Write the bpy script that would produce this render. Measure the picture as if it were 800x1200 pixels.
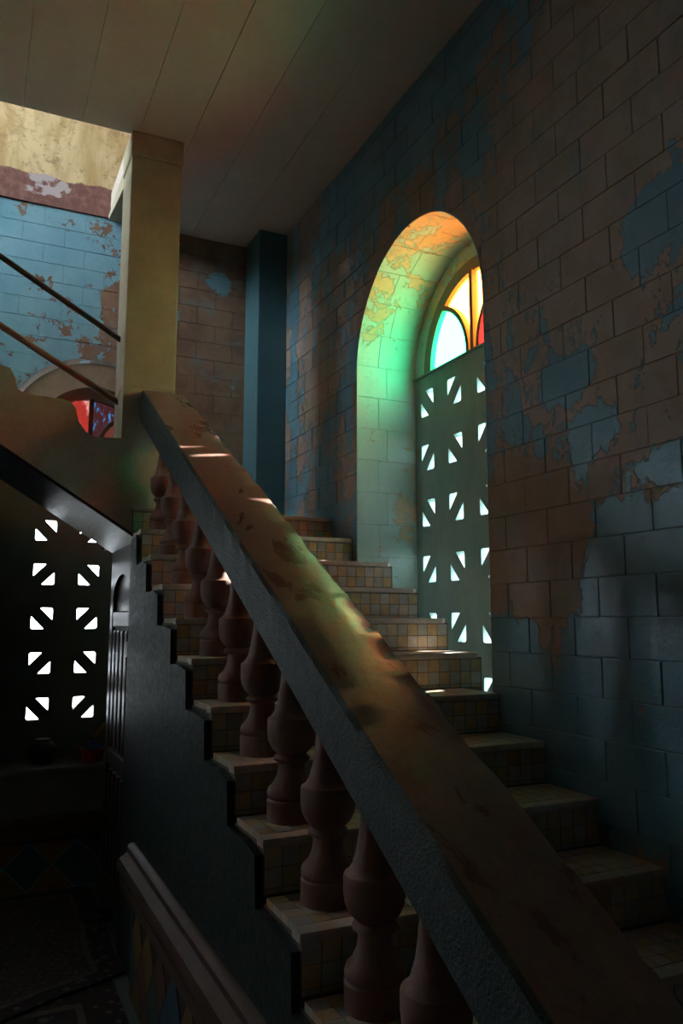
import bpy, bmesh, math, random
from mathutils import Vector, Matrix
from mathutils.geometry import tessellate_polygon
random.seed(7)
for o in list(bpy.data.objects): bpy.data.objects.remove(o)
SC = bpy.context.scene
COL = SC.collection

# ------------------------------------------------------------------ camera
H = 1.78                                   # eye height above the floor
FPX, TILT, YAW = 922.8, 0.1352, 0.4363      # focal length in pixels (1200 high), tilt up, turn to the right
Fv = Vector((math.sin(YAW)*math.cos(TILT), math.cos(YAW)*math.cos(TILT), math.sin(TILT)))
Rv = Vector((math.cos(YAW), -math.sin(YAW), 0)); Uv = Rv.cross(Fv)
cd = bpy.data.cameras.new('camera'); cam = bpy.data.objects.new('camera', cd); COL.objects.link(cam)
cd.sensor_fit = 'VERTICAL'; cd.sensor_height = 36; cd.sensor_width = 24; cd.lens = FPX*36/1200
cd.clip_start = .02
m = Matrix.Identity(4)
for i in range(3): m[i][0], m[i][1], m[i][2] = Rv[i], Uv[i], -Fv[i]
m[2][3] = H
cam.matrix_world = m
SC.camera = cam
def px(x, y, ax, v):
    """point where the ray of a pixel meets the plane axis=v (z counted from the eye)"""
    d = Fv + Rv*((x-400)/FPX) + Uv*((600-y)/FPX)
    return d*(v/d[ax])
def proj(P):
    d = P.dot(Fv)
    if d < .05: return None
    return (400+FPX*P.dot(Rv)/d, 600-FPX*P.dot(Uv)/d, d)

# ------------------------------------------------------------------ world, sun, exposure
W = bpy.data.worlds.new('World'); SC.world = W; W.use_nodes = True
bg = W.node_tree.nodes['Background']
bg.inputs[0].default_value = (.86, .94, 1, 1); bg.inputs[1].default_value = 34.0
sl = bpy.data.lights.new('sun', 'SUN'); sl.energy = 110; sl.angle = .009; sl.color = (1, .93, .82)
so = bpy.data.objects.new('sun', sl); COL.objects.link(so)
so.location = (8, 5, 8)
so.rotation_euler = Vector((1.0, .13, .33)).to_track_quat('Z', 'Y').to_euler()
SC.view_settings.view_transform = 'Standard'
SC.view_settings.look = 'None'
SC.view_settings.exposure = -0.3
SC.view_settings.gamma = 1.0
SC.view_settings.use_curve_mapping = False
SC.cycles.max_bounces = 10
SC.cycles.diffuse_bounces = 6
SC.cycles.transparent_max_bounces = 12
SC.cycles.sample_clamp_indirect = 6.0
SC.cycles.use_denoising = True

# ------------------------------------------------------------------ measures (z from the eye; H is added on building)
R, G = .16, .2898                          # rise and run
XW, XR, XL = 2.083, 2.20, .816             # wall face, step ends inside the recess, open side of the stair
Y0, Z0 = 1.6863, -.9558
FLOOR = -H
CEIL = 2.99
YF = 5.80                                  # far wall
YC = 4.62                                  # plane of the column and of the upper flight
def ny(n): return Y0+n*G
def nz(n): return Z0+n*R

# ------------------------------------------------------------------ mesh helpers
class MB:
    def __init__(s): s.v = []; s.f = []; s.m = []
    def add(s, vs, fs, mi=0):
        b = len(s.v); s.v += [tuple(v) for v in vs]
        for f in fs: s.f.append(tuple(b+i for i in f)); s.m.append(mi)
        return s
    def box(s, x0, x1, y0, y1, z0, z1, mi=0):
        return s.add([(x0,y0,z0),(x1,y0,z0),(x1,y1,z0),(x0,y1,z0),(x0,y0,z1),(x1,y0,z1),(x1,y1,z1),(x0,y1,z1)],
              [(0,3,2,1),(4,5,6,7),(0,1,5,4),(1,2,6,5),(2,3,7,6),(3,0,4,7)], mi)
    def prism(s, poly, f0, f1, mi=0):
        """poly of 2D points; f0/f1 map a 2D point to 3D for the two caps"""
        n = len(poly)
        caps = [tuple(range(n))]
        if n > 8:
            caps = [tuple(t) for t in tessellate_polygon([[Vector((p[0], p[1], 0)) for p in poly]])]
        return s.add([f0(*p) for p in poly]+[f1(*p) for p in poly],
              [c[::-1] for c in caps]+[tuple(n+i for i in c) for c in caps]+[(i,(i+1)%n,n+(i+1)%n,n+i) for i in range(n)], mi)
    def sweep(s, pts, rad, seg=8, mi=0, cap=True):
        """tube along pts; rad number or list"""
        b = len(s.v); n = len(pts); pts = [Vector(p) for p in pts]
        for i, p in enumerate(pts):
            t = (pts[min(i+1,n-1)]-pts[max(i-1,0)]).normalized()
            a = t.cross(Vector((0,0,1)))
            if a.length < .1: a = t.cross(Vector((0,1,0)))
            a.normalize(); c = t.cross(a)
            r = rad[i] if isinstance(rad, (list, tuple)) else rad
            for k in range(seg):
                w = 2*math.pi*k/seg
                s.v.append(tuple(p+a*(r*math.cos(w))+c*(r*math.sin(w))))
        for i in range(n-1):
            for k in range(seg):
                s.f.append((b+i*seg+k, b+i*seg+(k+1)%seg, b+(i+1)*seg+(k+1)%seg, b+(i+1)*seg+k)); s.m.append(mi)
        if cap:
            s.f.append(tuple(b+k for k in range(seg))[::-1]); s.m.append(mi)
            s.f.append(tuple(b+(n-1)*seg+k for k in range(seg))); s.m.append(mi)
        return s
    def lathe(s, prof, seg=24, mi=0, c=(0,0,0)):
        b = len(s.v)
        for r, z in prof:
            for k in range(seg):
                w = 2*math.pi*k/seg; s.v.append((c[0]+r*math.cos(w), c[1]+r*math.sin(w), c[2]+z))
        n = len(prof)
        for i in range(n-1):
            for k in range(seg):
                s.f.append((b+i*seg+k, b+i*seg+(k+1)%seg, b+(i+1)*seg+(k+1)%seg, b+(i+1)*seg+k)); s.m.append(mi)
        s.f.append(tuple(b+k for k in range(seg))[::-1]); s.m.append(mi)
        s.f.append(tuple(b+(n-1)*seg+k for k in range(seg))); s.m.append(mi)
        return s
    def mesh(s, name, mats, smooth=False, bevel=0, lift=True, weld=False):
        me = bpy.data.meshes.new(name)
        me.from_pydata([(x, y, z+(H if lift else 0)) for x, y, z in s.v], [], s.f)
        for mt in (mats if isinstance(mats, (list, tuple)) else [mats]): me.materials.append(mt)
        me.polygons.foreach_set('material_index', s.m)
        bm = bmesh.new(); bm.from_mesh(me)
        if weld: bmesh.ops.remove_doubles(bm, verts=bm.verts, dist=1e-5)
        bmesh.ops.recalc_face_normals(bm, faces=bm.faces)
        if bevel:
            ed = [e for e in bm.edges if len(e.link_faces) == 2 and e.calc_face_angle(0) > .5]
            bmesh.ops.bevel(bm, geom=ed, offset=bevel, segments=2, affect='EDGES', profile=.6, clamp_overlap=True)
        bm.to_mesh(me); bm.free()
        if smooth:
            me.polygons.foreach_set('use_smooth', [True]*len(me.polygons))
            if hasattr(me, 'set_sharp_from_angle'): me.set_sharp_from_angle(angle=.7)
        me.update()
        return me
def link(name, me, parent=None, loc=None, rot=None, scale=None):
    o = bpy.data.objects.new(name, me); COL.objects.link(o)
    if parent: o.parent = parent
    if loc is not None: o.location = loc
    if rot is not None: o.rotation_euler = rot
    if scale is not None: o.scale = scale
    return o
def empty(name, loc=(0,0,0)):
    o = bpy.data.objects.new(name, None); COL.objects.link(o); o.location = loc; o.empty_display_size = .1
    return o
def tag(o, label=None, cat=None, kind=None, group=None):
    if label: o['label'] = label
    if cat: o['category'] = cat
    if kind: o['kind'] = kind
    if group: o['group'] = group
    return o

# ------------------------------------------------------------------ materials
class NT:
    def __init__(s, name):
        s.mat = bpy.data.materials.new(name); s.mat.use_nodes = True
        s.t = s.mat.node_tree; s.n = s.t.nodes; s.b = s.n['Principled BSDF']; s._pos = None
    def N(s, typ, **kw):
        n = s.n.new(typ)
        for k, v in kw.items(): setattr(n, k, v)
        return n
    def L(s, a, b): s.t.links.new(a, b)
    def pos(s):
        if not s._pos: s._pos = s.N('ShaderNodeNewGeometry').outputs['Position']
        return s._pos
    def obj(s): return s.N('ShaderNodeTexCoord').outputs['Object']
    def noise(s, scale, detail=5, rough=.55, dist=0, vec=None, stretch=None):
        n = s.N('ShaderNodeTexNoise'); n.inputs['Scale'].default_value = scale; n.inputs['Detail'].default_value = detail
        n.inputs['Roughness'].default_value = rough; n.inputs['Distortion'].default_value = dist
        v = vec or s.pos()
        if stretch:
            mp = s.N('ShaderNodeMapping'); mp.inputs['Scale'].default_value = stretch; s.L(v, mp.inputs[0]); v = mp.outputs[0]
        s.L(v, n.inputs['Vector']); return n.outputs['Fac']
    def math(s, op, a, b=0.0, c=None):
        n = s.N('ShaderNodeMath', operation=op)
        for i, v in enumerate((a, b) if c is None else (a, b, c)):
            if isinstance(v, (int, float)): n.inputs[i].default_value = v
            else: s.L(v, n.inputs[i])
        return n.outputs[0]
    def ramp(s, v, a, b, lo=0, hi=1):
        n = s.N('ShaderNodeMapRange', interpolation_type='SMOOTHSTEP'); s.L(v, n.inputs[0])
        n.inputs[1].default_value = a; n.inputs[2].default_value = b; n.inputs[3].default_value = lo; n.inputs[4].default_value = hi
        return n.outputs[0]
    def mix(s, f, a, b):
        n = s.N('ShaderNodeMix', data_type='RGBA')
        for i, v in ((0, f), (6, a), (7, b)):
            if isinstance(v, (int, float)): n.inputs[i].default_value = v
            elif isinstance(v, (tuple, list)): n.inputs[i].default_value = (*v, 1)
            else: s.L(v, n.inputs[i])
        return n.outputs[2]
    def out(s, col, rough=.6, bump=None, bstr=.3, bdist=.01, spec=None):
        for v, k in ((col, 'Base Color'), (rough, 'Roughness')):
            if isinstance(v, (tuple, list)): s.b.inputs[k].default_value = (*v, 1)
            elif isinstance(v, (int, float)): s.b.inputs[k].default_value = v
            else: s.L(v, s.b.inputs[k])
        if spec is not None: s.b.inputs['Specular IOR Level'].default_value = spec
        if bump is not None:
            bn = s.N('ShaderNodeBump'); bn.inputs['Strength'].default_value = bstr; bn.inputs['Distance'].default_value = bdist
            s.L(bump, bn.inputs['Height']); s.L(bn.outputs[0], s.b.inputs['Normal'])
        return s.mat
def plain(name, c1, c2, scale=6, rough=.6, bstr=.25, bdist=.006, spec=.35, r2=None, grain=None):
    t = NT(name)
    a = t.noise(scale, 6, .6, .3, stretch=grain); b = t.noise(scale*9, 4, .6, stretch=grain)
    f = t.ramp(t.math('ADD', t.math('MULTIPLY', a, .7), t.math('MULTIPLY', b, .3)), .35, .65)
    rg = rough if r2 is None else t.ramp(b, .35, .65, rough, r2)
    return t.out(t.mix(f, c1, c2), rg, t.math('ADD', a, t.math('MULTIPLY', b, .5)), bstr, bdist, spec)
def peeling(name, paint, paint2, under, under2, base, blobs, gloss=.32, stretch=(1,1,1), spec=.5):
    """flaking paint over plaster; blobs = (centre in world, radii, amount) say where paint is left (+) or gone (-)"""
    t = NT(name)
    n1 = t.noise(1.9, 7, .62, .5, stretch=stretch); n2 = t.noise(6.5, 8, .68, .5, stretch=stretch); n3 = t.noise(30, 5, .68, .4)
    s = t.math('ADD', t.math('MULTIPLY', n1, .45), t.math('ADD', t.math('MULTIPLY', n2, .40), t.math('MULTIPLY', n3, .17)))
    s = t.math('ADD', t.math('MULTIPLY', t.math('SUBTRACT', s, .5), 1.35), .5+base)
    for c, r, a in blobs:
        mp = t.N('ShaderNodeMapping'); mp.vector_type = 'POINT'
        sc = [1/v if v else 0 for v in r]
        mp.inputs['Scale'].default_value = sc; mp.inputs['Location'].default_value = [-c[i]*sc[i] for i in range(3)]
        t.L(t.pos(), mp.inputs[0])
        ln = t.N('ShaderNodeVectorMath', operation='LENGTH'); t.L(mp.outputs[0], ln.inputs[0])
        s = t.math('ADD', s, t.ramp(ln.outputs['Value'], .45, 1.15, a, 0))
    k = t.ramp(s, .492, .508)
    v = t.noise(3.1, 5, .6); w = t.noise(24, 5, .65)
    pc = t.mix(t.ramp(v, .35, .68), paint, paint2)
    pc = t.mix(t.ramp(w, .60, .74, 0, .5), pc, tuple(x*.55 for x in paint))
    uc = t.mix(t.ramp(t.noise(5.2, 6, .65, .4), .4, .62), under, under2)
    uc = t.mix(t.ramp(w, .58, .75, 0, .55), uc, tuple(x*.5 for x in under))
    uc = t.mix(t.ramp(t.noise(3.7, 8, .72, .6, stretch=stretch), .50, .66, 0, .6), uc, tuple(.5*(x+y)*.85 for x, y in zip(paint, under)))
    h = t.math('ADD', t.math('MULTIPLY', k, .55), t.math('ADD', t.math('MULTIPLY', w, .35), t.math('MULTIPLY', t.noise(90, 3, .6), .12)))
    return t.out(t.mix(k, uc, pc), t.ramp(k, 0, 1, .85, gloss), h, .8, .010, spec)

def wp(x, y): p = px(x, y, 0, XW); return (p.x, p.y, p.z+H)
BLUE, BLUE2 = (.095, .23, .32), (.145, .30, .39)
BARE, BARE2 = (.385, .285, .235), (.32, .245, .18)
M_wall = peeling('peeling blue paint on block', BLUE, BLUE2, BARE, BARE2, -.035, [
    (wp(700, 850), (0, 1.15, .42), .18), (wp(575, 850), (0, .5, .35), .2), (wp(775, 680), (0, .40, .34), .20), (wp(590, 760), (0,.2,.16), .12),
    (wp(615, 630), (0, .42, .38), -.13), (wp(700, 90), (0, .75, .70), -.12), (wp(660, 300), (0, .35, .3), -.08), (wp(780, 390), (0,.25,.3), -.06),
    (wp(745, 270), (0, .20, .17), .15), (wp(780, 235), (0, .2, .12), .13), (wp(660, 445), (0, .24, .11), .13), (wp(700, 500), (0, .16, .12), .12), (wp(790, 540), (0, .2, .08), .16),
    (wp(572, 470), (0, .05, .6), .1), (wp(455, 150), (0, 1.15, .5), .21), (wp(545, 20), (0, .5, .35), .14), (wp(395, 290), (0, .5, .4), .05),
    (wp(370, 430), (0, .5, .45), -.035), (wp(390, 620), (0, .9, .20), .10), (wp(345, 400), (0, .1, 1.5), .10)], stretch=(1, 1.35, .72))
M_joint = plain('mortar', (.085, .07, .06), (.05, .05, .05), 12, .9)
M_reveal = peeling('reveal paint', (.38, .60, .61), (.45, .66, .66), (.68, .54, .40), (.58, .50, .32), .085, [
    ((2.3, 4.25, 1.9+H), (0, .6, .35), -.07), ((2.45, 4.25, .62+H), (.16, 0, .22), -.12), ((2.3, 3.6, 2.15+H), (0, .6, .3), -.07)], gloss=.45)
def fp(x, y): p = px(x, y, 1, YF); return (p.x, p.y, p.z+H)
M_far = peeling('far wall paint', (.16, .37, .48), (.21, .44, .55), (.26, .165, .105), (.19, .115, .075), .065, [
    ((1.62, YF, 1.6+H), (.5, 0, 3), -.21), ((1.62, YF, 2.62+H), (.14, 0, .16), .16), ((1.75, YF, 1.75+H), (.1, 0, .1), .12),
    ((.86, YF, 2.1+H), (.14, 0, .55), -.10), ((.5, YF, 1.9+H), (.7, 0, .1), -.045)], gloss=.5)
t = NT('upper wall bands')
zz = t.N('ShaderNodeSeparateXYZ'); t.L(t.pos(), zz.inputs[0]); zz = zz.outputs['Z']
nb = t.noise(4, 6, .6, .4); nf = t.noise(22, 5, .65); ns = t.noise(3, 6, .6, .3, stretch=(2.2, 1, .5))
yel = t.mix(t.ramp(ns, .38, .62), (.52, .37, .17), (.74, .60, .34)); yel = t.mix(t.ramp(t.noise(7, 7, .7, .5), .5, .68, 0, .65), yel, (.33, .21, .09)); yel = t.mix(t.ramp(nf, .54, .70, 0, .6), yel, (.26, .16, .07))
mar = t.mix(t.ramp(nf, .4, .65), (.17, .075, .065), (.25, .125, .105)); mar = t.mix(t.ramp(t.noise(2.3, 6, .6, .5), .56, .585), mar, (.48, .43, .46))
zn = t.math('ADD', zz, t.math('MULTIPLY', t.math('SUBTRACT', nb, .5), .13))
M_upper = t.out(t.mix(t.ramp(zn, 3.205+H, 3.22+H), mar, yel), .75, nf, .35, .008)
M_pil = plain('teal pilaster paint', (.058, .15, .185), (.075, .175, .21), 4, .45)
M_col = plain('cream column paint', (.36, .34, .245), (.44, .415, .305), 5, .75, bstr=.35)
M_string = plain('grey cream plaster', (.37, .345, .275), (.47, .44, .35), 4.5, .75, bstr=.5, bdist=.01)
M_ceil = plain('ceiling limewash', (.53, .475, .43), (.60, .545, .50), 1.6, .9)
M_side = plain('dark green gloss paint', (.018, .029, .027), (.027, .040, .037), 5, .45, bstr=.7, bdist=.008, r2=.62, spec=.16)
M_railside = plain('slate green rail paint', (.028, .042, .043), (.04, .058, .058), 14, .4, bstr=1.0, bdist=.012, r2=.55, spec=.25)
t = NT('worn maroon rail paint')
a = t.noise(5, 7, .62, .6, stretch=(1.6, .8, .8)); b = t.noise(30, 5, .65)
c = t.mix(t.ramp(a, .34, .68), (.19, .105, .085), (.26, .165, .135)); c = t.mix(t.ramp(t.noise(46, 5, .7), .48, .74, 0, .6), c, (.11, .055, .045))
c = t.mix(t.ramp(t.noise(1.7, 7, .65, .5), .42, .72, 0, .35), c, (.28, .20, .16))
M_railtop = t.out(c, t.ramp(a, .35, .65, .26, .44), t.math('ADD', a, t.math('MULTIPLY', b, .4)), .35, .010)
M_bal = plain('terracotta baluster paint', (.185, .095, .082), (.245, .135, .115), 14, .62, bstr=.35)
M_stone = plain('worn terrazzo nosing', (.40, .345, .31), (.52, .46, .42), 25, .36, bstr=.2)
M_step = plain('grout', (.11, .095, .08), (.16, .14, .12), 20, .85)
def tilemat(n, c): return plain(n, tuple(x*.85 for x in c), tuple(min(1, x*1.1) for x in c), 30, .42, bstr=.2, bdist=.003)
TILES = [tilemat('ochre tile', (.50, .36, .20)), tilemat('grey tile', (.40, .39, .37)), tilemat('buff tile', (.55, .45, .32)), tilemat('pale grey tile', (.50, .47, .43))]
M_grille = plain('sea green grille paint', (.22, .35, .35), (.29, .43, .42), 4, .55, bstr=.4, grain=(2.2, 2.2, .6))
M_gfar = plain('dull grey green grille', (.16, .19, .16), (.20, .23, .20), 4, .7)
M_frame = plain('grey brown lunette frame', (.19, .15, .115), (.24, .19, .15), 8, .6)
M_fill = plain('tan arch plaster', (.25, .21, .155), (.32, .27, .20), 4, .85, bstr=.6)
M_wood = plain('dark varnished wood', (.035, .024, .024), (.05, .036, .035), 6, .32, bstr=.2, grain=(6, 6, .4), r2=.44, spec=.15)
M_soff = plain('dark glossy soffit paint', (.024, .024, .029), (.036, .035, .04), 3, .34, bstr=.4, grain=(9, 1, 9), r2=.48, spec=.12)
M_mould = plain('brown painted moulding', (.075, .046, .036), (.105, .065, .05), 7, .5, spec=.15)
M_plinth = plain('dark plaster', (.14, .15, .13), (.18, .19, .17), 5, .8)
M_iron = plain('dark rusty iron', (.055, .04, .035), (.12, .07, .05), 25, .5)
M_pipe = plain('brown painted pipe', (.23, .12, .085), (.29, .16, .115), 18, .45)
M_white = plain('room wall dull green', (.09, .10, .09), (.11, .12, .11), 3, .8)
M_ground = plain('pale outdoor concrete', (.42, .40, .37), (.5, .47, .43), 2, .9)
def glass(name, c, dark=None, c2=None, scale=14, lo=.45, hi=.55, haze=0.0):
    t = NT(name); t.n.remove(t.b)
    tr = t.N('ShaderNodeBsdfTransparent'); gl = t.N('ShaderNodeBsdfGlossy'); gl.inputs['Roughness'].default_value = .1
    mx = t.N('ShaderNodeMixShader'); mx.inputs[0].default_value = .04
    tl = t.N('ShaderNodeBsdfTranslucent'); m2 = t.N('ShaderNodeMixShader'); m2.inputs[0].default_value = haze
    tl.inputs[0].default_value = (*[x*x for x in c], 1)
    if c2: t.L(t.mix(t.ramp(t.noise(scale, 3, .5, 1.2, stretch=(1.4, 1.4, .6)), lo, hi), c, c2), tr.inputs[0])
    else: tr.inputs[0].default_value = (*c, 1)
    t.L(tr.outputs[0], m2.inputs[1]); t.L(tl.outputs[0], m2.inputs[2]); t.L(m2.outputs[0], mx.inputs[1]); t.L(gl.outputs[0], mx.inputs[2])
    t.L(mx.outputs[0], t.n['Material Output'].inputs[0]); return t.mat
sq = lambda c: tuple(math.sqrt(x) for x in c)
G_green = glass('green glass', sq((.05, .92, .42)), haze=.13); G_yel = glass('amber glass', sq((1, .35, .05)), haze=.13); G_red = glass('red glass', sq((.95, .06, .05)), haze=.13)
G_redm = glass('mottled red glass', sq((.020, .0014, .001)), c2=sq((.040, .016, .014)), scale=13, lo=.52, hi=.68)
G_blue = glass('mottled blue glass', sq((.0028, .0007, .0008)), c2=sq((.002, .009, .022)), scale=26, lo=.56, hi=.62)
G_brown = glass('brown glass', sq((.006, .0015, .001)))

# ------------------------------------------------------------------ arch openings
class Arch:
    def __init__(s, c, hw, spring, bottom): s.c, s.hw, s.sp, s.bt = c, hw, spring, bottom
    def w(s, z):
        """half width of the opening at height z"""
        if z < s.bt or z > s.sp+s.hw: return 0
        return s.hw if z <= s.sp else math.sqrt(max(0, s.hw**2-(z-s.sp)**2))
    def outline(s, n=28):
        pts = [(s.c-s.hw, s.bt), (s.c-s.hw, s.sp)]
        for i in range(1, n): a = math.pi-math.pi*i/n; pts.append((s.c+s.hw*math.cos(a), s.sp+s.hw*math.sin(a)))
        return pts+[(s.c+s.hw, s.sp), (s.c+s.hw, s.bt)]
def clip_rect(u0, u1, z0, z1, arches, step=.02):
    """rectangle minus the openings, as a list of polygons"""
    A = [a for a in arches if u0 < a.c+a.hw and u1 > a.c-a.hw and z1 > a.bt and z0 < a.sp+a.hw]
    if not A: return [[(u0,z0),(u1,z0),(u1,z1),(u0,z1)]]
    a = A[0]
    cuts = {z0, z1}
    for z in (a.bt, a.sp, a.sp+a.hw):
        if z0 < z < z1: cuts.add(z)
    k = z0
    while k < z1:
        if k > a.sp: cuts.add(k)
        k += step
    cuts = sorted(cuts); P = []
    for lo, hi in zip(cuts[:-1], cuts[1:]):
        if hi-lo < 1e-6: continue
        e = 1e-5; w0, w1 = a.w(lo+e), a.w(hi-e)
        if w0 == 0 and w1 == 0: P.append([(u0,lo),(u1,lo),(u1,hi),(u0,hi)]); continue
        l0, l1 = min(u1, a.c-w0), min(u1, a.c-w1)
        if l0 > u0+1e-4 or l1 > u0+1e-4: P.append([(u0,lo),(max(l0,u0),lo),(max(l1,u0),hi),(u0,hi)])
        r0, r1 = max(u0, a.c+w0), max(u0, a.c+w1)
        if r0 < u1-1e-4 or r1 < u1-1e-4: P.append([(min(r0,u1),lo),(u1,lo),(u1,hi),(min(r1,u1),hi)])
    return P
A_r = Arch(3.575, .672, 1.505, -.62)
A_f = Arch(.735, .615, 1.275, -1.0)
XG, YG = 2.50, 6.17                          # planes of the two grilles

# wall_right --------------------------------------------------------
wr = MB()
BX = XW+.006                                 # recessed joint plane
for poly in clip_rect(-2.2, YF+.3, FLOOR-.15, CEIL+.15, [A_r]):
    wr.prism(poly, lambda u, z: (BX, u, z), lambda u, z: (XG+.05, u, z))
wall_r = tag(link('wall_right', wr.mesh('wall_right', M_wall)), 'tall block wall with flaking blue paint rising along the stair', 'wall', 'structure')
CH, CW = .1455, .272
def courses(u0, u1, z0, z1, arches, zoff, uoff, ch=CH, cw=CW, gap=.0035):
    out = []
    r0 = int(math.floor((z0-zoff)/ch)); k = r0
    while zoff+k*ch < z1:
        za, zb = max(z0, zoff+k*ch), min(z1, zoff+(k+1)*ch)
        j = int(math.floor((u0-uoff)/cw))-1
        sh = .5*cw*(k % 2)
        while uoff+j*cw+sh < u1:
            ua, ub = max(u0, uoff+j*cw+sh), min(u1, uoff+(j+1)*cw+sh)
            if ub-ua > .03 and zb-za > .02:
                jt = random.uniform(-.0015, .0015)
                ps = clip_rect(ua+gap/2, ub-gap/2+jt, za+gap/2, zb-gap/2, arches)
                if ps: out.append((ua, ub, za, zb, ps))
            j += 1
        k += 1
    return out
def build_blocks(parent, blocks, P, mat, name='block', limit=300, thick=.012, restname='block_rest'):
    """P(u, z, depth) -> point; the blocks that show largest are objects, the rest one mesh"""
    rk = []
    for b in blocks:
        c = P((b[0]+b[1])/2, (b[2]+b[3])/2, 0); q = proj(Vector(c))
        inside = q and -40 < q[0] < 840 and -40 < q[1] < 1240
        rk.append((1/q[2]**2*(b[1]-b[0])*(b[3]-b[2]) if inside else 0, b))
    rk.sort(key=lambda e: -e[0])
    rest = MB(); cnt = 0
    for a, b in rk:
        t = random.uniform(-.001, .0015)
        whole = len(b[4]) == 1 and len(b[4][0]) == 4 and b[4][0][0][1] == b[4][0][1][1] and b[4][0][0][0] == b[4][0][3][0]
        if a > 0 and cnt < limit:
            mb = MB()
            for poly in b[4]: mb.prism(poly, lambda u, z: P(u, z, t), lambda u, z: P(u, z, thick))
            link(name, mb.mesh(name, mat, bevel=.003 if whole else 0), parent); cnt += 1
        else:
            for poly in b[4]: rest.prism(poly, lambda u, z: P(u, z, t), lambda u, z: P(u, z, thick))
    if rest.v: tag(link(restname, rest.mesh(restname, mat), parent), kind='stuff')
bl = courses(-2.1, YF, FLOOR+.02, CEIL-.005, [A_r], -.139, 2.642)
build_blocks(wall_r, bl, lambda u, z, d: (XW+d, u, z), M_wall)
# painted blocks lining the recess
def reveal(parent, A, P, depth, mat, rows=2, step=.2, thick=.005):
    """P(u, z, d): d from 0 at the wall face to depth"""
    L = [A.sp-A.bt, math.pi*A.hw, A.sp-A.bt]
    def at(s, off):
        if s < L[0]: return (A.c-A.hw+off, A.bt+s)
        if s < L[0]+L[1]:
            a = math.pi-(s-L[0])/A.hw; r = A.hw-off
            return (A.c+r*math.cos(a), A.sp+r*math.sin(a))
        return (A.c+A.hw-off, A.sp-(s-L[0]-L[1]))
    T = sum(L); n = int(round(T/step)); st = T/n; g = .0011
    for i in range(n):
        s0, s1 = i*st+g, (i+1)*st-g
        cut = depth*(.5 if i % 2 else .36)
        for d0, d1 in ((0, cut-g), (cut+g, depth)):
            k = 5; th = thick+random.uniform(-.0015, .0015)
            mb = MB(); vs = []; fs = []
            for j in range(k+1):
                s = s0+(s1-s0)*j/k
                for off in (0, th):
                    u, z = at(s, off)
                    vs += [P(u, z, d0), P(u, z, d1)]
            for j in range(k):
                b = j*4; fs += [(b+2,b+3,b+7,b+6),(b,b+4,b+5,b+1),(b,b+2,b+6,b+4),(b+1,b+5,b+7,b+3)]
            fs += [(0,1,3,2),(k*4,k*4+2,k*4+3,k*4+1)]
            mb.add(vs, fs); link('reveal_block', mb.mesh('reveal_block', mat), parent)
reveal(wall_r, A_r, lambda u, z, d: (XW+d, u, z), XG-XW, M_reveal)
sill = MB().box(XW+.02, XG+.1, A_r.c-A_r.hw, A_r.c+A_r.hw, A_r.bt-.05, A_r.bt+.01)
link('recess_floor', sill.mesh('recess_floor', M_reveal), wall_r)

# wall_far ----------------------------------------------------------
wf = MB(); BY = YF+.006
WO = (-2.95, -2.2, .3, 1.45)                 # daylight opening by the left corner
for a, b, c, d in ((-3.2, WO[0], FLOOR-.15, 2.998), (WO[1], -1.5, FLOOR-.15, 2.998), (WO[0], WO[1], FLOOR-.15, WO[2]), (WO[0], WO[1], WO[3], 2.998)):
    wf.box(a, b, BY, YG+.05, c, d)
for poly in clip_rect(-1.5, XG+.16, FLOOR-.15, 2.998, [A_f]):
    wf.prism(poly, lambda u, z: (u, BY, z), lambda u, z: (u, YG+.05, z))
wall_f = tag(link('wall_far', wf.mesh('wall_far', M_far)), 'far block wall behind the upper flight, light blue on the left and bare brown on the right', 'wall', 'structure')
bl = courses(-.6, 1.86, .62, 2.992, [A_f], 2.697, .464, ch=.14, cw=.285)
build_blocks(wall_f, bl, lambda u, z, d: (u, YF+d, z), M_far)
up = MB().box(-3.2, 2.66, YF-.012, YG+.16, 2.992, 5.75)
link('upper_plaster', up.mesh('upper_plaster', M_upper), wall_f)
pl = MB().box(1.852, XW, 5.47, YF, .644, CEIL)
link('pilaster', pl.mesh('pilaster', M_pil, bevel=.008), wall_f)
lw = MB()
for poly in clip_rect(-1.5, 1.86, -1.30, .62, [A_f]): lw.prism(poly, lambda u, z: (u, YF, z), lambda u, z: (u, YF+.02, z))
link('lower_plaster', lw.mesh('lower_plaster', M_plinth), wall_f)
rf = MB()
o = Arch(A_f.c, A_f.hw-.003, A_f.sp, A_f.bt).outline()
for (a, b) in zip(o[:-1], o[1:]):
    rf.add([(a[0], YF-.002, a[1]), (b[0], YF-.002, b[1]), (b[0], YG, b[1]), (a[0], YG, a[1])], [(0,1,2,3)])
link('arch_lining', rf.mesh('arch_lining', M_fill, smooth=True), wall_f)
link('sill', MB().box(A_f.c-A_f.hw-.02, A_f.c+A_f.hw+.02, YF-.02, YG+.02, -1.03, -.99).mesh('sill', M_plinth, bevel=.01), wall_f)

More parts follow.
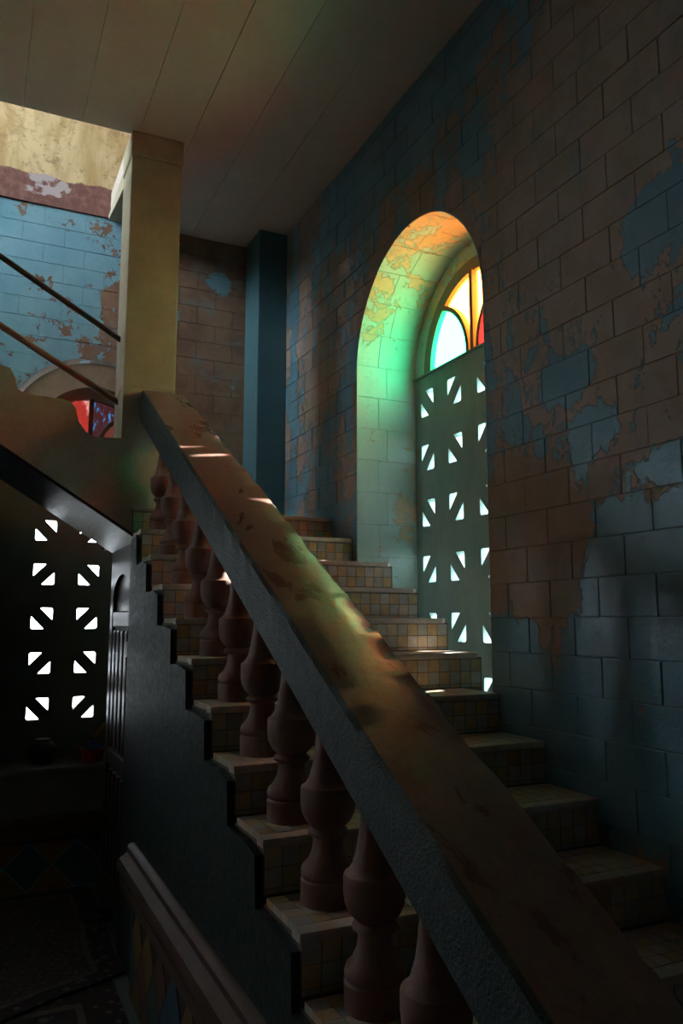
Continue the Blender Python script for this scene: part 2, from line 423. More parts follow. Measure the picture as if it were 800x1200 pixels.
# windows -----------------------------------------------------------
def build_window(name, label, P, A, R_, spring, cols, rows, pc, ph, mg, mfill, panes, parity, bot, sd=0):
    """P(v, d, z): v to the right as seen from inside, from the mullion"""
    w = tag(empty(name, (P(0, 0, bot)[0], P(0, 0, bot)[1], P(0, 0, bot)[2]+H)), label, 'window', 'structure')
    def put(nm, mb, mat, **k):
        o = link(nm, mb.mesh(nm, mat, **k), w); o.matrix_parent_inverse = Matrix.Translation(-w.location); return o
    T = .078
    su, sz = pc*.47, ph*.47
    def cell(vc, zc, typ):
        mb = MB(); fl = 1 if typ else -1
        q = lambda v, z, d: P(vc+fl*v, d, zc+z)
        a, b = pc/2, ph/2; e, f = su/2, sz/2; la, lb = su*.60, sz*.60
        r = .10
        for d in (0, T):
            V = [(-a,-b),(a,-b),(a,b),(-a,b),(-e,-f),(e,-f),(e,f),(-e,f)]
            mb.add([q(*p, d) for p in V], [(0,1,5,4),(1,2,6,5),(2,3,7,6),(3,0,4,7)])
            hx = [(-e+la,-f),(e,-f),(e,f-lb),(e-la,f),(-e,f),(-e,-f+lb)]
            mb.add([q(*p, d) for p in hx], [tuple(range(6))])
            for sg in (1, -1):      # rounded hole corners
                V = [(sg*e, sg*f), (sg*(e-la*r), sg*f), (sg*e, sg*(f-lb*r))]; mb.add([q(*p, d) for p in V], [(0,1,2)])
        for sg in (1, -1):
            V = [(sg*(e-la*r), sg*f), (sg*(e-la), sg*f), (sg*e, sg*(f-lb)), (sg*e, sg*(f-lb*r))]
            mb.add([q(*p, 0) for p in V]+[q(*p, T) for p in V], [(i,(i+1)%4,4+(i+1)%4,4+i) for i in range(4)])
        V = [(-a,-b),(a,-b),(a,b),(-a,b)]
        mb.add([q(*p, 0) for p in V]+[q(*p, T) for p in V], [(i,(i+1)%4,4+(i+1)%4,4+i) for i in range(4)])
        return mb
    for i, v in enumerate(cols):
        for j, z in enumerate(rows):
            put('grille_block', cell(v, z, (i+j+parity) % 2 == 0), mg)
    vl, vr = cols[0]-pc/2, cols[-1]+pc/2
    top, low = rows[0]+ph/2, rows[-1]-ph/2
    HW = A.hw+.03
    v_lo, v_hi = -HW-.03, HW+.03
    if vl > v_lo: put('grille_border', MB().prism([(v_lo, low), (vl, low), (vl, top), (v_lo, top)], lambda v, z: P(v, 0, z), lambda v, z: P(v, T, z)), mg)
    if vr < v_hi: put('grille_border', MB().prism([(vr, low), (v_hi, low), (v_hi, top), (vr, top)], lambda v, z: P(v, 0, z), lambda v, z: P(v, T, z)), mg)
    put('grille_foot', MB().prism([(v_lo, bot-.05), (v_hi, bot-.05), (v_hi, low), (v_lo, low)], lambda v, z: P(v, 0, z), lambda v, z: P(v, T, z)), mg)
    put('transom', MB().prism([(v_lo, top), (v_hi, top), (v_hi, spring), (v_lo, spring)], lambda v, z: P(v, -.02, z), lambda v, z: P(v, T, z)), mg, bevel=.006)
    def ring(r0, r1, d0, d1, mat, nm):
        mb = MB(); n = 36; vs = []; fs = []
        for i in range(n+1):
            a = math.pi*i/n
            for r in (r0, r1):
                for d in (d0, d1): vs.append(P(r*math.cos(a), d, spring+r*math.sin(a)))
        for i in range(n):
            b = i*4; fs += [(b,b+4,b+5,b+1),(b+2,b+3,b+7,b+6),(b,b+2,b+6,b+4),(b+1,b+5,b+7,b+3)]
        fs += [(0,1,3,2),(n*4,n*4+2,n*4+3,n*4+1)]
        put(nm, mb.add(vs, fs), mat, smooth=True)
    ring(R_, R_+.075, -.012, .022, M_frame, 'lunette_frame')
    ring(R_+.075 if sd == 0 else R_-.022, A.hw+.09*(sd == 0)-.002*(sd != 0), sd, .045, mfill, 'lunette_surround')
    put('mullion', MB().prism([(-.016, spring-.005), (.016, spring-.005), (.016, spring+R_+.01), (-.016, spring+R_+.01)], lambda v, z: P(v, -.022, z), lambda v, z: P(v, .022, z)), M_frame, bevel=.004)
    ck, rho = -.413*R_/.46, .363*R_/.46
    vi = (R_*R_-rho*rho+ck*ck)/(2*ck); zi = math.sqrt(R_*R_-vi*vi); aend = math.atan2(zi, vi-ck)
    for sg in (-1, 1):
        mb = MB(); n = 18; vs = []; fs = []
        for i in range(n+1):
            a = aend*i/n
            for r in (rho-.014, rho+.014):
                for d in (-.018, .022): vs.append(P(-sg*(ck+r*math.cos(a)), d, spring+r*math.sin(a)))
        for i in range(n):
            b = i*4; fs += [(b,b+4,b+5,b+1),(b+2,b+3,b+7,b+6),(b,b+2,b+6,b+4),(b+1,b+5,b+7,b+3)]
        fs += [(0,1,3,2),(n*4,n*4+2,n*4+3,n*4+1)]
        put('glazing_bar', mb.add(vs, fs), M_frame, smooth=True)
        n = 18
        inn = [(ck+rho*math.cos(aend*i/n), rho*math.sin(aend*i/n)) for i in range(n+1)]
        ao = math.atan2(zi, vi)
        petal = inn+[(R_*math.cos(ao+(math.pi-ao)*i/n), R_*math.sin(ao+(math.pi-ao)*i/n)) for i in range(1, n+1)]
        fan = [(-.0005, 0)]+inn+[(R_*math.cos(ao-(ao-math.pi/2)*i/n)-.0005, R_*math.sin(ao-(ao-math.pi/2)*i/n)) for i in range(1, n+1)]
        kl, kt = (panes[0], panes[2]) if sg < 0 else (panes[1], panes[3])
        for nm, poly, mt in (('lower_pane', petal, kl), ('upper_pane', fan, kt)):
            poly = [(v if sg < 0 else -v, z) for v, z in poly]
            o = put(nm, MB().prism(poly, lambda v, z: P(v, .010, spring+z), lambda v, z: P(v, .014, spring+z)), mt[0]); o['label'] = mt[1]
    return w
win1 = build_window('window_1', 'arched window in the stair wall with coloured fanlight over pierced sea green grille',
    lambda v, d, z: (XG+d, A_r.c-v, z), A_r, .46, 1.52, [-.525, -.22, .085, .39], [1.335-.345*k for k in range(6)], .305, .345, M_grille, M_reveal,
    [(G_green, 'green glass pane'), (G_red, 'red glass pane'), (G_yel, 'amber glass pane'), (G_yel, 'amber glass pane')], 0, A_r.bt)
win2 = build_window('window_2', 'arched window in the far wall behind the upper flight with red and blue fanlight and pierced grille',
    lambda v, d, z: (A_f.c+.015+v, YG+d, z), A_f, .455, 1.245, [-.28, .035, .35], [.975-.323*k for k in range(6)], .315, .323, M_gfar, M_fill,
    [(G_brown, 'brown glass pane'), (G_brown, 'brown glass pane'), (G_redm, 'mottled red glass pane'), (G_blue, 'mottled blue glass pane')], 1, A_f.bt, -.352)

# floor, ceiling, other walls ---------------------------------------
XLW, YB = -3.0, -2.2
tag(link('floor', MB().box(XLW-.2, XW+.02, YB-.2, YF+.05, FLOOR-.15, FLOOR).mesh('floor', M_plinth)), 'dark floor of the stair hall under the rugs', 'floor', 'structure')
XO = .775                                    # edge of the ceiling opening
ceil = tag(empty('ceiling', (0, 0, CEIL+H)), 'pale limewashed ceiling of boards over the stair, open above the upper flight', 'ceiling', 'structure')
edges = [XLW-.1, -2.5, -2.18, -1.86, -1.53, -1.2, -.88, -.55, -.22, .108, .44, XO, 1.088, 1.40, 1.73, XW+.02]
for a, b in zip(edges[:-1], edges[1:]):
    y1 = YF+.02 if a >= XO-.001 or b < -1.85 else 4.665
    g_ = .003 if abs(b-1.088) < .01 else .001; me = MB().box(a+.001, b-g_, YB-.1, y1, CEIL+random.uniform(-.0012, .0012), CEIL+.06).mesh('ceiling_board', M_ceil, bevel=.0015)
    o = link('ceiling_board', me, ceil); o.matrix_parent_inverse = Matrix.Translation((0, 0, -CEIL-H))
slab = MB().box(XLW-.1, XW+.02, YB-.1, 4.66, CEIL+.055, CEIL+.2).box(XO+.005, XW+.02, 4.66, YF+.02, CEIL+.055, CEIL+.2).box(XLW-.1, -1.863, 4.66, YF+.02, CEIL+.055, CEIL+.2)
o = link('slab', slab.mesh('slab', M_ceil), ceil); o.matrix_parent_inverse = Matrix.Translation((0, 0, -CEIL-H))
# wall_left with its lower daylight opening, upper room with a window on the left
def wall_x(name, x0, x1, holes, y0, y1, z0, z1, label):
    mb = MB(); ys = sorted({y0, y1}|{h[0] for h in holes}|{h[1] for h in holes}); zs = sorted({z0, z1}|{h[2] for h in holes}|{h[3] for h in holes})
    for a, b in zip(ys[:-1], ys[1:]):
        for c, d in zip(zs[:-1], zs[1:]):
            ym, zm = (a+b)/2, (c+d)/2
            if not any(h[0] < ym < h[1] and h[2] < zm < h[3] for h in holes): mb.box(x0, x1, a, b, c, d)
    return tag(link(name, mb.mesh(name, M_white)), label, 'wall', 'structure')
wall_x('wall_left', XLW-.2, XLW, [(3.2, 5.3, 3.6, 5.4)], YB-.2, YF+.3, FLOOR-.15, 5.75, 'plain wall on the left of the hall with a daylight opening upstairs')
tag(link('wall_back', MB().box(XLW-.2, XG+.16, YB-.2, YB, FLOOR-.15, 5.75).mesh('wall_back', M_white)), 'plain wall behind the viewer', 'wall', 'structure')
tag(link('wall_upper_right', MB().box(XW+.02, XG+.16, YB-.1, YF+.3, CEIL+.15, 5.75).mesh('wall_upper_right', M_white)), 'plain wall of the upper floor above the stair wall', 'wall', 'structure')
tag(link('ceiling_upper', MB().box(XLW-.2, XG+.16, YB-.2, YG+.16, 5.75, 5.9).mesh('ceiling_upper', M_ceil)), 'roof slab over the upper floor', 'ceiling', 'structure')
tag(link('ground', MB().box(XG+.16, 14, -8, 16, FLOOR-.5, FLOOR-.2).box(-14, XG+.16, YG+.16, 16, FLOOR-.5, FLOOR-.2).mesh('ground', M_ground)), 'pale ground outside the windows', 'ground', 'structure')

# beam along the opening
bm_ = MB().prism([(4.66, CEIL+.02), (YF-.02, CEIL+.02), (YF-.02, CEIL-.02), (4.90, CEIL-.15), (4.66, CEIL-.15)], lambda u, z: (.765, u, z), lambda u, z: (.90, u, z))
tag(link('trim_1', bm_.mesh('trim_1', M_col, bevel=.006)), 'cream edge beam running from the column top to the far wall', 'beam', 'structure')

# ------------------------------------------------------------------ column
cx0, cx1 = .735, 1.045
c = MB()
c.box(cx0, cx1, YC, YC+.3, 1.361, CEIL-.16).box(cx0, cx1, YC+.112, YC+.3, .83, 1.361)
column = empty('column', ((cx0+cx1)/2, YC+.15, 1.0+H))
tag(column, 'square cream column from the head of the balustrade to the ceiling', 'column')
def child(name, mb, mat, par, **k):
    o = link(name, mb.mesh(name, mat, **k), par); o.matrix_parent_inverse = Matrix.Translation(-par.location); return o
child('shaft', c, M_col, column, bevel=.012)
child('capital', MB().box(cx0-.006, cx1+.008, YC-.008, YC+.306, CEIL-.16, CEIL-.002), M_col, column, bevel=.012)

# ------------------------------------------------------------------ staircase with tiles
stair = tag(empty('staircase', ((XL+XW)/2, ny(-5), FLOOR+H)), 'lower flight of tiled steps rising along the blue wall to a landing', 'staircase')
NS = .018                                    # nosing overhang
def xr_of(n): return XR if 5 <= n <= 8 else XW-.004
steps = {}
for n in range(-5, 11):
    y0, y1 = ny(n)+NS, (ny(n+1)+NS+.01 if n < 10 else YF-.004)
    x1 = xr_of(n)
    if n == 8: y1 = 4.24
    body = MB().box(XL, x1, y0, y1, max(FLOOR, nz(n)-(3*R if n < 10 else R+.0)), nz(n)-.022)
    if n == 8: body.box(XL, XW-.004, 4.2, ny(9)+NS+.01, nz(n)-3*R, nz(n)-.022)
    steps[n] = child('step', body, M_step, stair)
    nos = MB()
    e = .03 if n >= 5 and n <= 8 else .004
    poly = [(XL-.012, y0-NS), (x1-e-.008, y0-NS), (x1-.004, y0-NS+e), (x1-.002, y0+.04), (XL-.012, y0+.04)]
    nos.prism(poly, lambda u, v: (u, v, nz(n)-.026), lambda u, v: (u, v, nz(n)+.001))
    child('nosing', nos, M_stone, stair, bevel=.007, smooth=True)
TS = .0575
tm = [MB().box(-.5, .5, -.5, .5, -.5, .5).mesh('tile', mt, lift=False) for mt in TILES]
rk = []
for n in range(-5, 11):
    x1 = xr_of(n)-(.006 if 5 <= n <= 8 else 0); k = int((x1-XL)/TS)+1
    for i in range(k):                       # riser tiles, counted from the wall end
        xa, xb = max(XL, x1-(i+1)*TS), x1-i*TS
        if xb-xa < .01: continue
        zt = nz(n)-.028
        for j in range(3):
            za, zb = max(nz(n-1)+.001, zt-(j+1)*TS), zt-j*TS
            if zb-za < .008: continue
            c = Vector(((xa+xb)/2, ny(n)+NS-.001, (za+zb)/2)); rk.append((n, 0, c, (xb-xa-.0035, .005, zb-za-.0035), (i+j+n) % 2))
    yb = ny(n)+NS+.042; kk = 4 if n < 10 else 18
    for i in range(k):                       # tread tiles
        xa, xb = max(XL, x1-(i+1)*TS), x1-i*TS
        if xb-xa < .01: continue
        for j in range(kk):
            ya, y2 = yb+j*TS, min(yb+(j+1)*TS, (ny(n+1)+NS-.002) if n < 10 else YF-.35)
            if y2-ya < .008: continue
            if n == 8 and (ya+y2)/2 > 4.23 and xb > XW: continue
            c = Vector(((xa+xb)/2, (ya+y2)/2, nz(n)-.0225)); rk.append((n, 1, c, (xb-xa-.0035, y2-ya-.0035, .045), (i+j+n) % 2))
def seen(n, kind, c):
    q = proj(c)
    if not q or not (-5 < q[0] < 805 and -5 < q[1] < 1205): return 0
    if kind == 1 and nz(n) > .02: return 0
    right = q[1] < 455+1.215*(q[0]-210)
    left = q[1] > 780+1.84*(q[0]-324) and c.x < 1.0
    if not (right or left): return 0
    if left and c.x > .96: return 0
    return 1/q[2]**2*(1 if kind == 0 else max(.05, (-nz(n))/q[2]))
rk = [(seen(*e[:3]), e) for e in rk]; rk.sort(key=lambda e: -e[0])
rest = [MB() for _ in TILES]
for i, (s, (n, kind, c, sz, par)) in enumerate(rk):
    v = (0 if random.random() < .7 else 2) if par else (1 if random.random() < .65 else 3)
    if s > 0 and i < 300:
        o = link('tile', tm[v], steps[n], (c.x, c.y, c.z+H), None, sz)
    else:
        rest[v].box(c.x-sz[0]/2, c.x+sz[0]/2, c.y-sz[1]/2, c.y+sz[1]/2, c.z-sz[2]/2, c.z+sz[2]/2)
allr = MB()
for v, mb in enumerate(rest): allr.add(mb.v, mb.f, v)
tag(child('tile_rest', allr, TILES, stair), kind='stuff')
# plastered open side of the flight
def side_poly(y_far, drop=0.0, wob=0, seed=0):
    rnd = random.Random(seed); pts = [(ny(-5), FLOOR), (ny(-5)+.02, nz(-5)-.03)]
    for n in range(-5, 10):
        if ny(n) > y_far: break
        a = ny(n)+.022+rnd.uniform(0, wob); b = min(ny(n+1)+.022, y_far)
        z = nz(n)-.03-drop
        pts.append((a, z-.02)); 
        for k in range(1, 4): pts.append((a+.02+(b-a-.02)*k/3-.004*(k == 3), z+rnd.uniform(-wob, wob*.3)))
    pts.append((min(y_far, 4.6), pts[-1][1])); 
    return pts
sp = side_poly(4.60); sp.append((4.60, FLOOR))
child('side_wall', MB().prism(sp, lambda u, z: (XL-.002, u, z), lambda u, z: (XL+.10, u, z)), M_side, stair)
sp = side_poly(3.95, .0, .012, 3)
far = [(4.36, .42), (4.30, .30), (4.24, .12), (4.12, -.02), (4.03, -.16), (3.98, -.30), (3.97, -.6), (3.95, -1.0), (3.95, FLOOR)]
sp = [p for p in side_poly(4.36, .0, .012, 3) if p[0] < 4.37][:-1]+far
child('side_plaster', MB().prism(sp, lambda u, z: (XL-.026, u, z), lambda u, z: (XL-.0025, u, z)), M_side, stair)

# ------------------------------------------------------------------ balustrade
K = R/G
def rz(y): return .029+(y-2.224)*K            # top of the rail
RX0, RX1, RT = .840, 1.108, .182
bal = tag(empty('balustrade', (.97, ny(-1), nz(-1)+H)), 'sloping balustrade with worn maroon handrail over turned terracotta balusters', 'balustrade')
rail = MB(); N = 150; ya, yb = -.25, YC-.008
rnd = random.Random(4)
prof = [(RX0, -RT), (RX0, -.10), (RX0, -.012), (RX0+.012, 0), (RX0+.09, .004), (RX1-.09, .004), (RX1-.012, 0), (RX1, -.012), (RX1, -.10), (RX1, -RT)]
mi = [1, 1, 1, 0, 0, 0, 1, 1, 1, 1]
vs = []; fs = []; ms = []
jit = [0]*10
for i in range(N+1):
    y = ya+(yb-ya)*i/N
    for k, (x, z) in enumerate(prof):
        if k in (2, 3, 6, 7): jit[k] = jit[k]*.6+rnd.uniform(-.0035, .0025)
        vs.append((x+jit[k]*(1 if k < 5 else -1)*-.6, y, rz(y)+z+jit[k]))
np_ = len(prof)
for i in range(N):
    for k in range(np_):
        b = i*np_; fs.append((b+k, b+(k+1) % np_, b+np_+(k+1) % np_, b+np_+k)); ms.append(mi[k])
fs += [tuple(range(np_)), tuple(N*np_+k for k in range(np_))]; ms += [1, 1]
rail.v, rail.f, rail.m = vs, fs, ms
child('handrail', rail, [M_railtop, M_railside], bal, smooth=True)
BP = [(.078,0),(.080,.006),(.080,.064),(.074,.070),(.079,.078),(.080,.088),(.075,.102),(.060,.116),(.048,.140),(.043,.165),(.046,.180),(.058,.187),(.060,.194),(.056,.201),(.046,.205),
      (.052,.211),(.066,.224),(.077,.246),(.081,.270),(.081,.312),(.079,.319),(.070,.324),(.058,.340),(.047,.375),(.039,.425),(.034,.480),(.031,.530),(.032,.545),(.042,.552),(.044,.562),(.040,.573),(.032,.578),(.032,.66)]
BP = [(r_*.98, z*1.0) for r_, z in BP]
bme = MB().lathe(BP, 28).mesh('baluster', M_bal, smooth=True, lift=False)
XB = .965
for n in range(-2, 10):
    y = ny(n)+.185
    o = link('baluster', bme, bal, (XB, y, nz(n)+H), (0, 0, n*.7)); o.matrix_parent_inverse = Matrix.Translation(-bal.location)

# ------------------------------------------------------------------ upper flight
upf = tag(empty('upper_stair_flight', (.5, 5.2, .644+H)), 'upper flight climbing left across the far window with a stepped plaster parapet', 'staircase')
sof = lambda x: .478+.629*(.844-x)
par = [(.955, .40), (.965, .70), (.96, .98), (.99, 1.10), (1.045, 1.33), (1.045, 1.36), (.737, 1.36), (.735, 1.045), (.58, 1.040), (.535, 1.065), (.495, 1.12), (.475, 1.20), (.445, 1.232), (.40, 1.24), (.20, 1.252), (.165, 1.27), (.15, 1.33), (.12, 1.385), (.06, 1.40)]
x, z = -.14, 1.41
while z < 2.6:
    par += [(x, z), (x-.05, z+.05), (x-.07, z+.15), (x-.12, z+.19)]; x -= .36; z += .20
xe = par[-1][0]
par += [(xe, sof(xe)), (.844, .478), (.85, .40)]
child('parapet', MB().prism(par, lambda u, z: (u, YC-.006, z), lambda u, z: (u, YC+.11, z)), M_string, upf)
for k in range(11):
    x1, x0 = .735-.29*k, .735-.29*(k+1)
    zt = .644+.182*(k+1)
    mb = MB().prism([(x1, sof(x1)+.02), (x1, zt), (x0, zt), (x0, sof(x0)+.02)], lambda u, z: (u, YC+.11, z), lambda u, z: (u, YF-.004, z))
    child('step', mb, M_string, upf)
# glossy lining under the flight
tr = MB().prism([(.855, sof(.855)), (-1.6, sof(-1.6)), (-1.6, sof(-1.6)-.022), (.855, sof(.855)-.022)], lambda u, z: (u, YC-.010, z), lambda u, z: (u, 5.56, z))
tag(link('trim_2', tr.mesh('trim_2', M_soff, bevel=.004)), 'dark glossy lining on the underside of the upper flight', 'soffit', 'structure')
# rails of the upper flight
pr_ = tag(empty('pipe_railing', (.735, YC+.18, 1.2+H)), 'two sloping metal bars fixed to the left side of the cream column', 'railing')
p0, p1 = px(148, 403, 1, YC+.18), px(0, 300, 1, YC+.18); d = (p1-p0)
child('upper_bar', MB().sweep([p0-d*.02, p0+d*3.2], .017, 10), M_iron, pr_, smooth=True)['label'] = 'dark rusty bar'
p0, p1 = px(145, 476, 1, YC+.18), px(0, 381, 1, YC+.18); d = (p1-p0)
child('lower_bar', MB().sweep([p0-d*.03, p0+d*3.2], .020, 10), M_pipe, pr_, smooth=True)['label'] = 'brown painted bar'

# ------------------------------------------------------------------ door leaf standing open under the stair
dr = tag(empty('door_1', (.87, 5.0, FLOOR+H)), 'dark varnished door leaf with arched panel folded open under the stair', 'door', 'structure')
DX = .862
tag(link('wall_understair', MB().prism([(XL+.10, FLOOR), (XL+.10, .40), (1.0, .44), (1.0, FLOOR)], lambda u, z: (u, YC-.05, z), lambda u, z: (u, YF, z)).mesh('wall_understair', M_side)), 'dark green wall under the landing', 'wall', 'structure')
child('jamb', MB().box(XL+.01, XL+.1, YC-.03, YC+.075, FLOOR, .455), M_side, dr, bevel=.006)
D0, D1 = YC+.08, 5.52
child('leaf', MB().box(DX+.012, DX+.055, D0, D1, FLOOR+.01, .45), M_wood, dr)
for a, b in ((D0, D0+.10), (D1-.10, D1)): child('stile', MB().box(DX-.012, DX+.012, a, b, FLOOR+.01, .45), M_wood, dr, bevel=.008)
ac, aw = (D0+D1)/2, (D1-D0)/2-.10
poly = [(D0+.10, .45)]+[(ac-aw*math.cos(math.pi*i/12), .12+.16*math.sin(math.pi*i/12)) for i in range(13)]+[(D1-.10, .45)]
child('head_rail', MB().prism(poly, lambda u, z: (DX-.012, u, z), lambda u, z: (DX+.012, u, z)), M_wood, dr)
for z in (-.05, -.92): child('cross_rail', MB().box(DX-.010, DX+.012, D0+.10, D1-.10, z, z+.1), M_wood, dr, bevel=.01)
child('base_rail', MB().box(DX-.012, DX+.012, D0+.10, D1-.10, FLOOR+.01, FLOOR+.22), M_wood, dr, bevel=.008)
for i in range(4):
    a = D0+.13+i*(D1-D0-.26)/4+.02; b = a+(D1-D0-.26)/4-.045
    child('slat', MB().box(DX-.014, DX+.012, a, b, -.80, -.07), M_wood, dr, bevel=.012)
    child('lower_slat', MB().box(DX-.014, DX+.012, a, b, FLOOR+.24, -.94), M_wood, dr, bevel=.012)
child('latch', MB().box(DX-.03, DX-.011, D0+.03, D0+.075, -.22, -.13), M_iron, dr, bevel=.004)

# ------------------------------------------------------------------ dado of diamond tiles, mouldings
M_t = [plain('ochre dado tile', (.20, .12, .045), (.24, .145, .055), 12, .55, spec=.2), plain('blue dado tile', (.05, .09, .13), (.06, .11, .16), 12, .55, spec=.2),
       plain('brown dado tile', (.13, .06, .045), (.17, .08, .06), 12, .55, spec=.2), plain('teal dado tile', (.04, .10, .09), (.05, .12, .11), 12, .55, spec=.2)]
def mould(name, label, path, P):
    mb = MB(); n = len(path)
    mb.prism(path, lambda u, z: P(u, z, 0), lambda u, z: P(u, z, 1)); return tag(link(name, mb.mesh(name, M_mould, smooth=True)), label, 'moulding', 'structure')
pf = [(0,-1.085),(.022,-1.088),(.034,-1.10),(.034,-1.125),(.045,-1.135),(.070,-1.15),(.078,-1.18),(.075,-1.21),(.062,-1.235),(.066,-1.25),(.066,-1.275),(.05,-1.29),(.046,-1.31),(.02,-1.325),(0,-1.33)]
mould('trim_3', 'brown moulding along the open side of the lower flight above dado tiles', pf, lambda u, z, e: (XL-.026-u, (ny(-4), 4.10)[e], z))
pf2 = [(0,-1.295),(.03,-1.30),(.05,-1.32),(.05,-1.36),(.035,-1.38),(.045,-1.40),(.045,-1.44),(.02,-1.46),(0,-1.465)]
mould('trim_4', 'brown moulding below the far window sill', pf2, lambda u, z, e: ((XLW, XL+.10)[e], YF+.002-u, z))
def dado(parent, u0, u1, z0, z1, P, d=.15, hd=.16, off=0):
    j = 0; z = z0
    rows = [z0, z0+hd, z0+2*hd]
    k = 0
    for r, zc in enumerate(rows):
        u = u0-d+(d if r % 2 else 0)+off
        while u < u1+d:
            poly = [(u, zc-hd), (u+d, zc), (u, zc+hd), (u-d, zc)]
            poly = [(min(max(a, u0), u1), min(max(b, z0), z1)) for a, b in poly]
            pts = []
            for q_ in poly:
                if not pts or (abs(q_[0]-pts[-1][0])+abs(q_[1]-pts[-1][1])) > 1e-4: pts.append(q_)
            if len(pts) >= 3:
                cu = sum(p_[0] for p_ in pts)/len(pts); cz = sum(p_[1] for p_ in pts)/len(pts)
                pts = [(cu+(a-cu)*.965, cz+(b-cz)*.965) for a, b in pts]
                mt = M_t[(0, 1, 2, 0)[k % 4] if r % 2 == 0 else (1, 3, 2)[k % 3]]
                o = link('dado_tile', MB().prism(pts, lambda a, b: P(a, b, -.006), lambda a, b: P(a, b, .004)).mesh('dado_tile', mt), parent)
                if parent.location.length > 0: o.matrix_parent_inverse = Matrix.Translation(-parent.location)
            u += 2*d; k += 1
dado(wall_f, -.5, XL+.10, FLOOR+.005, -1.465, lambda u, z, e: (u, YF+.01+e, z), off=.03)
child('dado_backing', MB().box(XL-.028, XL-.002, ny(-4), 4.08, FLOOR, -1.33), M_joint, stair)
dado(stair, 1.4, 4.07, FLOOR+.005, -1.33, lambda u, z, e: (XL-.028+e, u, z), d=.12, hd=.15)

# ------------------------------------------------------------------ rugs and small things
def rugmat(name, base, fig, fig2, sc):
    t = NT(name)
    v = t.N('ShaderNodeTexVoronoi'); v.inputs['Scale'].default_value = sc; t.L(t.pos(), v.inputs['Vector'])
    f = t.ramp(v.outputs['Distance'], .25, .32, 1, 0); g = t.ramp(t.noise(sc*2.5, 3, .6), .5, .56)
    c = t.mix(f, t.mix(g, base, fig2), fig)
    return t.out(c, .95, t.noise(300, 2, .5), .5, .004)
M_rug1 = rugmat('spotted rug', (.05, .03, .025), (.13, .10, .075), (.095, .065, .05), 26)
M_rug2 = rugmat('patterned rug', (.05, .028, .024), (.15, .12, .095), (.03, .025, .03), 12)
M_bord = rugmat('rug border', (.03, .018, .018), (.14, .11, .085), (.045, .025, .023), 17)
M_band = plain('rug pale band', (.12, .095, .075), (.15, .12, .095), 40, .95)
def rug(name, label, outline, z, th, mats, rim):
    e = tag(empty(name, (sum(p[0] for p in outline)/len(outline), sum(p[1] for p in outline)/len(outline), FLOOR+z+H)), label, 'rug')
    cx_, cy_ = e.location.x, e.location.y
    n = len(outline)
    def inset(k): return [(cx_+(a-cx_)*k, cy_+(b-cy_)*k) for a, b in outline]
    def annulus(k0, k1, zz, t_):
        mb = MB(); o, i = inset(k0), inset(k1)
        vs = [(*p, zz) for p in o]+[(*p, zz) for p in i]+[(*p, zz+t_) for p in o]+[(*p, zz+t_) for p in i]; fs = []
        for j in range(n):
            a, b = j, (j+1) % n
            fs += [(a,b,n+b,n+a), (2*n+a,3*n+a,3*n+b,2*n+b), (a,2*n+a,2*n+b,b), (n+a,n+b,3*n+b,3*n+a)]
        return mb.add(vs, fs)
    child('border', annulus(1, rim, FLOOR+z, th), mats[1], e)
    child('band', annulus(rim, rim-.03, FLOOR+z, th+.001), mats[2], e)
    child('field', MB().prism(inset(rim-.03), lambda a, b: (a, b, FLOOR+z), lambda a, b: (a, b, FLOOR+z+th)), mats[0], e)
    return e
def wavy(pts, amp, seed):
    r_ = random.Random(seed); out = []
    for i in range(len(pts)):
        a, b = Vector(pts[i]), Vector(pts[(i+1) % len(pts)])
        for k in range(6): p = a.lerp(b, k/6); out.append((p.x+r_.uniform(-amp, amp), p.y+r_.uniform(-amp, amp)))
    return out
rug('patterned_rug', 'dark patterned rug with pale border lying under the spotted rug', [(-1.7, 1.2), (.72, 1.2), (.74, 4.3), (-1.7, 4.3)], .001, .008, (M_rug2, M_bord, M_band), .86)
rug('spotted_rug', 'spotted brown rug with flowered border lying in the doorway below the far window', wavy([(-1.4, 3.9), (.2, 4.02), (.80, 4.32), (.82, 5.72), (-1.4, 5.74)], .012, 5), .010, .014, (M_rug1, M_bord, M_band), .88)
M_black = plain('black leather', (.015, .014, .014), (.025, .022, .02), 20, .5)
sp_ = px(118, 1076, 2, FLOOR+.03)
sh = tag(empty('slipper', (sp_.x, sp_.y, FLOOR+.027+H)), 'small black slipper lying on the spotted rug by the door', 'slipper')
out_ = [(.13*math.cos(a)*(1 if math.cos(a) > 0 else 1), (.042+.012*math.cos(a))*math.sin(a)) for a in [2*math.pi*i/20 for i in range(20)]]
child('sole', MB().prism(out_, lambda a, b: (sp_.x+a, sp_.y+b*.9-a*.25, FLOOR+.026), lambda a, b: (sp_.x+a, sp_.y+b*.9-a*.25, FLOOR+.042)), M_black, sh)
up_ = MB(); vs = []; fs = []
for i in range(7):
    a = .0+.12*i/6
    for k in range(7):
        w_ = math.pi*k/6; r_ = .05*(1-.5*(i/6)**3)
        vs.append((sp_.x+a, sp_.y-a*.25+r_*math.cos(w_), FLOOR+.042+(.055-.03*i/6)*math.sin(w_)))
for i in range(6):
    for k in range(6): b = i*7+k; fs.append((b, b+1, b+8, b+7))
child('upper', up_.add(vs, fs), M_black, sh, smooth=True)

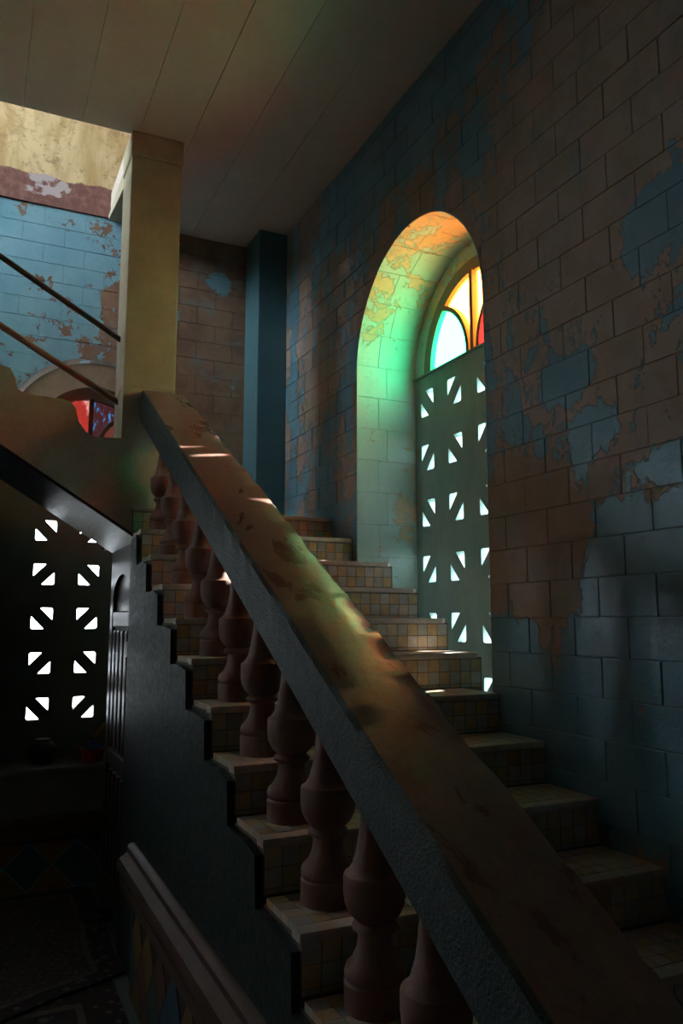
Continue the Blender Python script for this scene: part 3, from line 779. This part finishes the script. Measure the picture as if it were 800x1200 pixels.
# things on the sill
SZ = -.989
M_pot = plain('dark clay pot', (.025, .025, .03), (.04, .04, .045), 12, .5)
pp = px(49, 898, 1, YF+.17)
pot = tag(empty('clay_pot', (pp.x, YF+.17, SZ+H)), 'round dark pot standing on the far window sill', 'pot')
child('body', MB().lathe([(.04,0),(.062,.012),(.085,.045),(.092,.08),(.086,.115),(.066,.142),(.045,.152)], 24, c=(pp.x, YF+.17, SZ)), M_pot, pot, smooth=True)
child('rim', MB().lathe([(.040,.150),(.046,.152),(.05,.162),(.046,.168),(.038,.168)], 24, c=(pp.x, YF+.17, SZ)), M_pot, pot, smooth=True)
M_redp = plain('red plastic', (.42, .06, .04), (.48, .07, .05), 8, .4)
M_cloth = plain('blue cloth', (.05, .10, .26), (.07, .14, .33), 20, .9)
pp = px(108, 900, 1, YF+.12)
bas = tag(empty('basin', (pp.x, YF+.12, SZ+H)), 'small red plastic basin on the far window sill by the door', 'basin')
child('bowl', MB().lathe([(.062,0),(.068,.01),(.082,.085),(.080,.085),(.062,.012)], 28, c=(pp.x, YF+.12, SZ)), M_redp, bas, smooth=True)
child('rim', MB().lathe([(.082,.082),(.090,.084),(.090,.090),(.080,.090)], 28, c=(pp.x, YF+.12, SZ)), M_redp, bas, smooth=True)
cl = MB(); rnd = random.Random(2); vs = []; fs = []
for i in range(9):
    r_ = .070*i/8
    for k in range(18):
        w_ = 2*math.pi*k/18; vs.append((pp.x+r_*math.cos(w_), YF+.12+r_*math.sin(w_), SZ+.150-.055*(i/8)**1.5+rnd.uniform(-.008, .008)*(i > 0)))
for i in range(8):
    for k in range(18): fs.append((i*18+k, i*18+(k+1) % 18, (i+1)*18+(k+1) % 18, (i+1)*18+k))
cl.add(vs, fs); b0 = len(cl.v)
cl.lathe([(.05, .014), (.070, .085), (.069, .094)], 18, c=(pp.x, YF+.12, SZ))
tag(link('cloth', cl.mesh('cloth', M_cloth, smooth=True)), 'crumpled blue cloth heaped in the small red basin', 'cloth')
M_straw = plain('straw', (.20, .14, .075), (.26, .19, .10), 30, .8)
br = tag(empty('broom', (.62, YF+.25, SZ+H)), 'twig broom leaning diagonally across the far window sill behind the red basin', 'broom')
a, b = px(88, 893, 1, YF+.25), px(134, 838, 1, YF+.25); a.z = SZ+.03
child('handle', MB().sweep([a.lerp(b, .35), b+(b-a)*.4], [.016, .013], 10), M_straw, br, smooth=True)
tw = MB(); rnd = random.Random(9); dd = (a-b).normalized()
for i in range(46):
    s0 = a.lerp(b, .45)+Vector((rnd.uniform(-.01, .01), rnd.uniform(-.01, .01), rnd.uniform(-.01, .01)))
    e0 = a+dd*rnd.uniform(-.03, .05)+Vector((rnd.uniform(-.05, .05), rnd.uniform(-.05, .05), rnd.uniform(-.035, .05)))
    e0.z = max(e0.z, SZ+.004); tw.sweep([s0, s0.lerp(e0, .5), e0], [.003, .0025, .0015], 4)
tag(child('bristles', tw, M_straw, br), kind='stuff')
child('binding', MB().sweep([a.lerp(b, .36), a.lerp(b, .44)], .019, 12), M_iron, br, smooth=True)
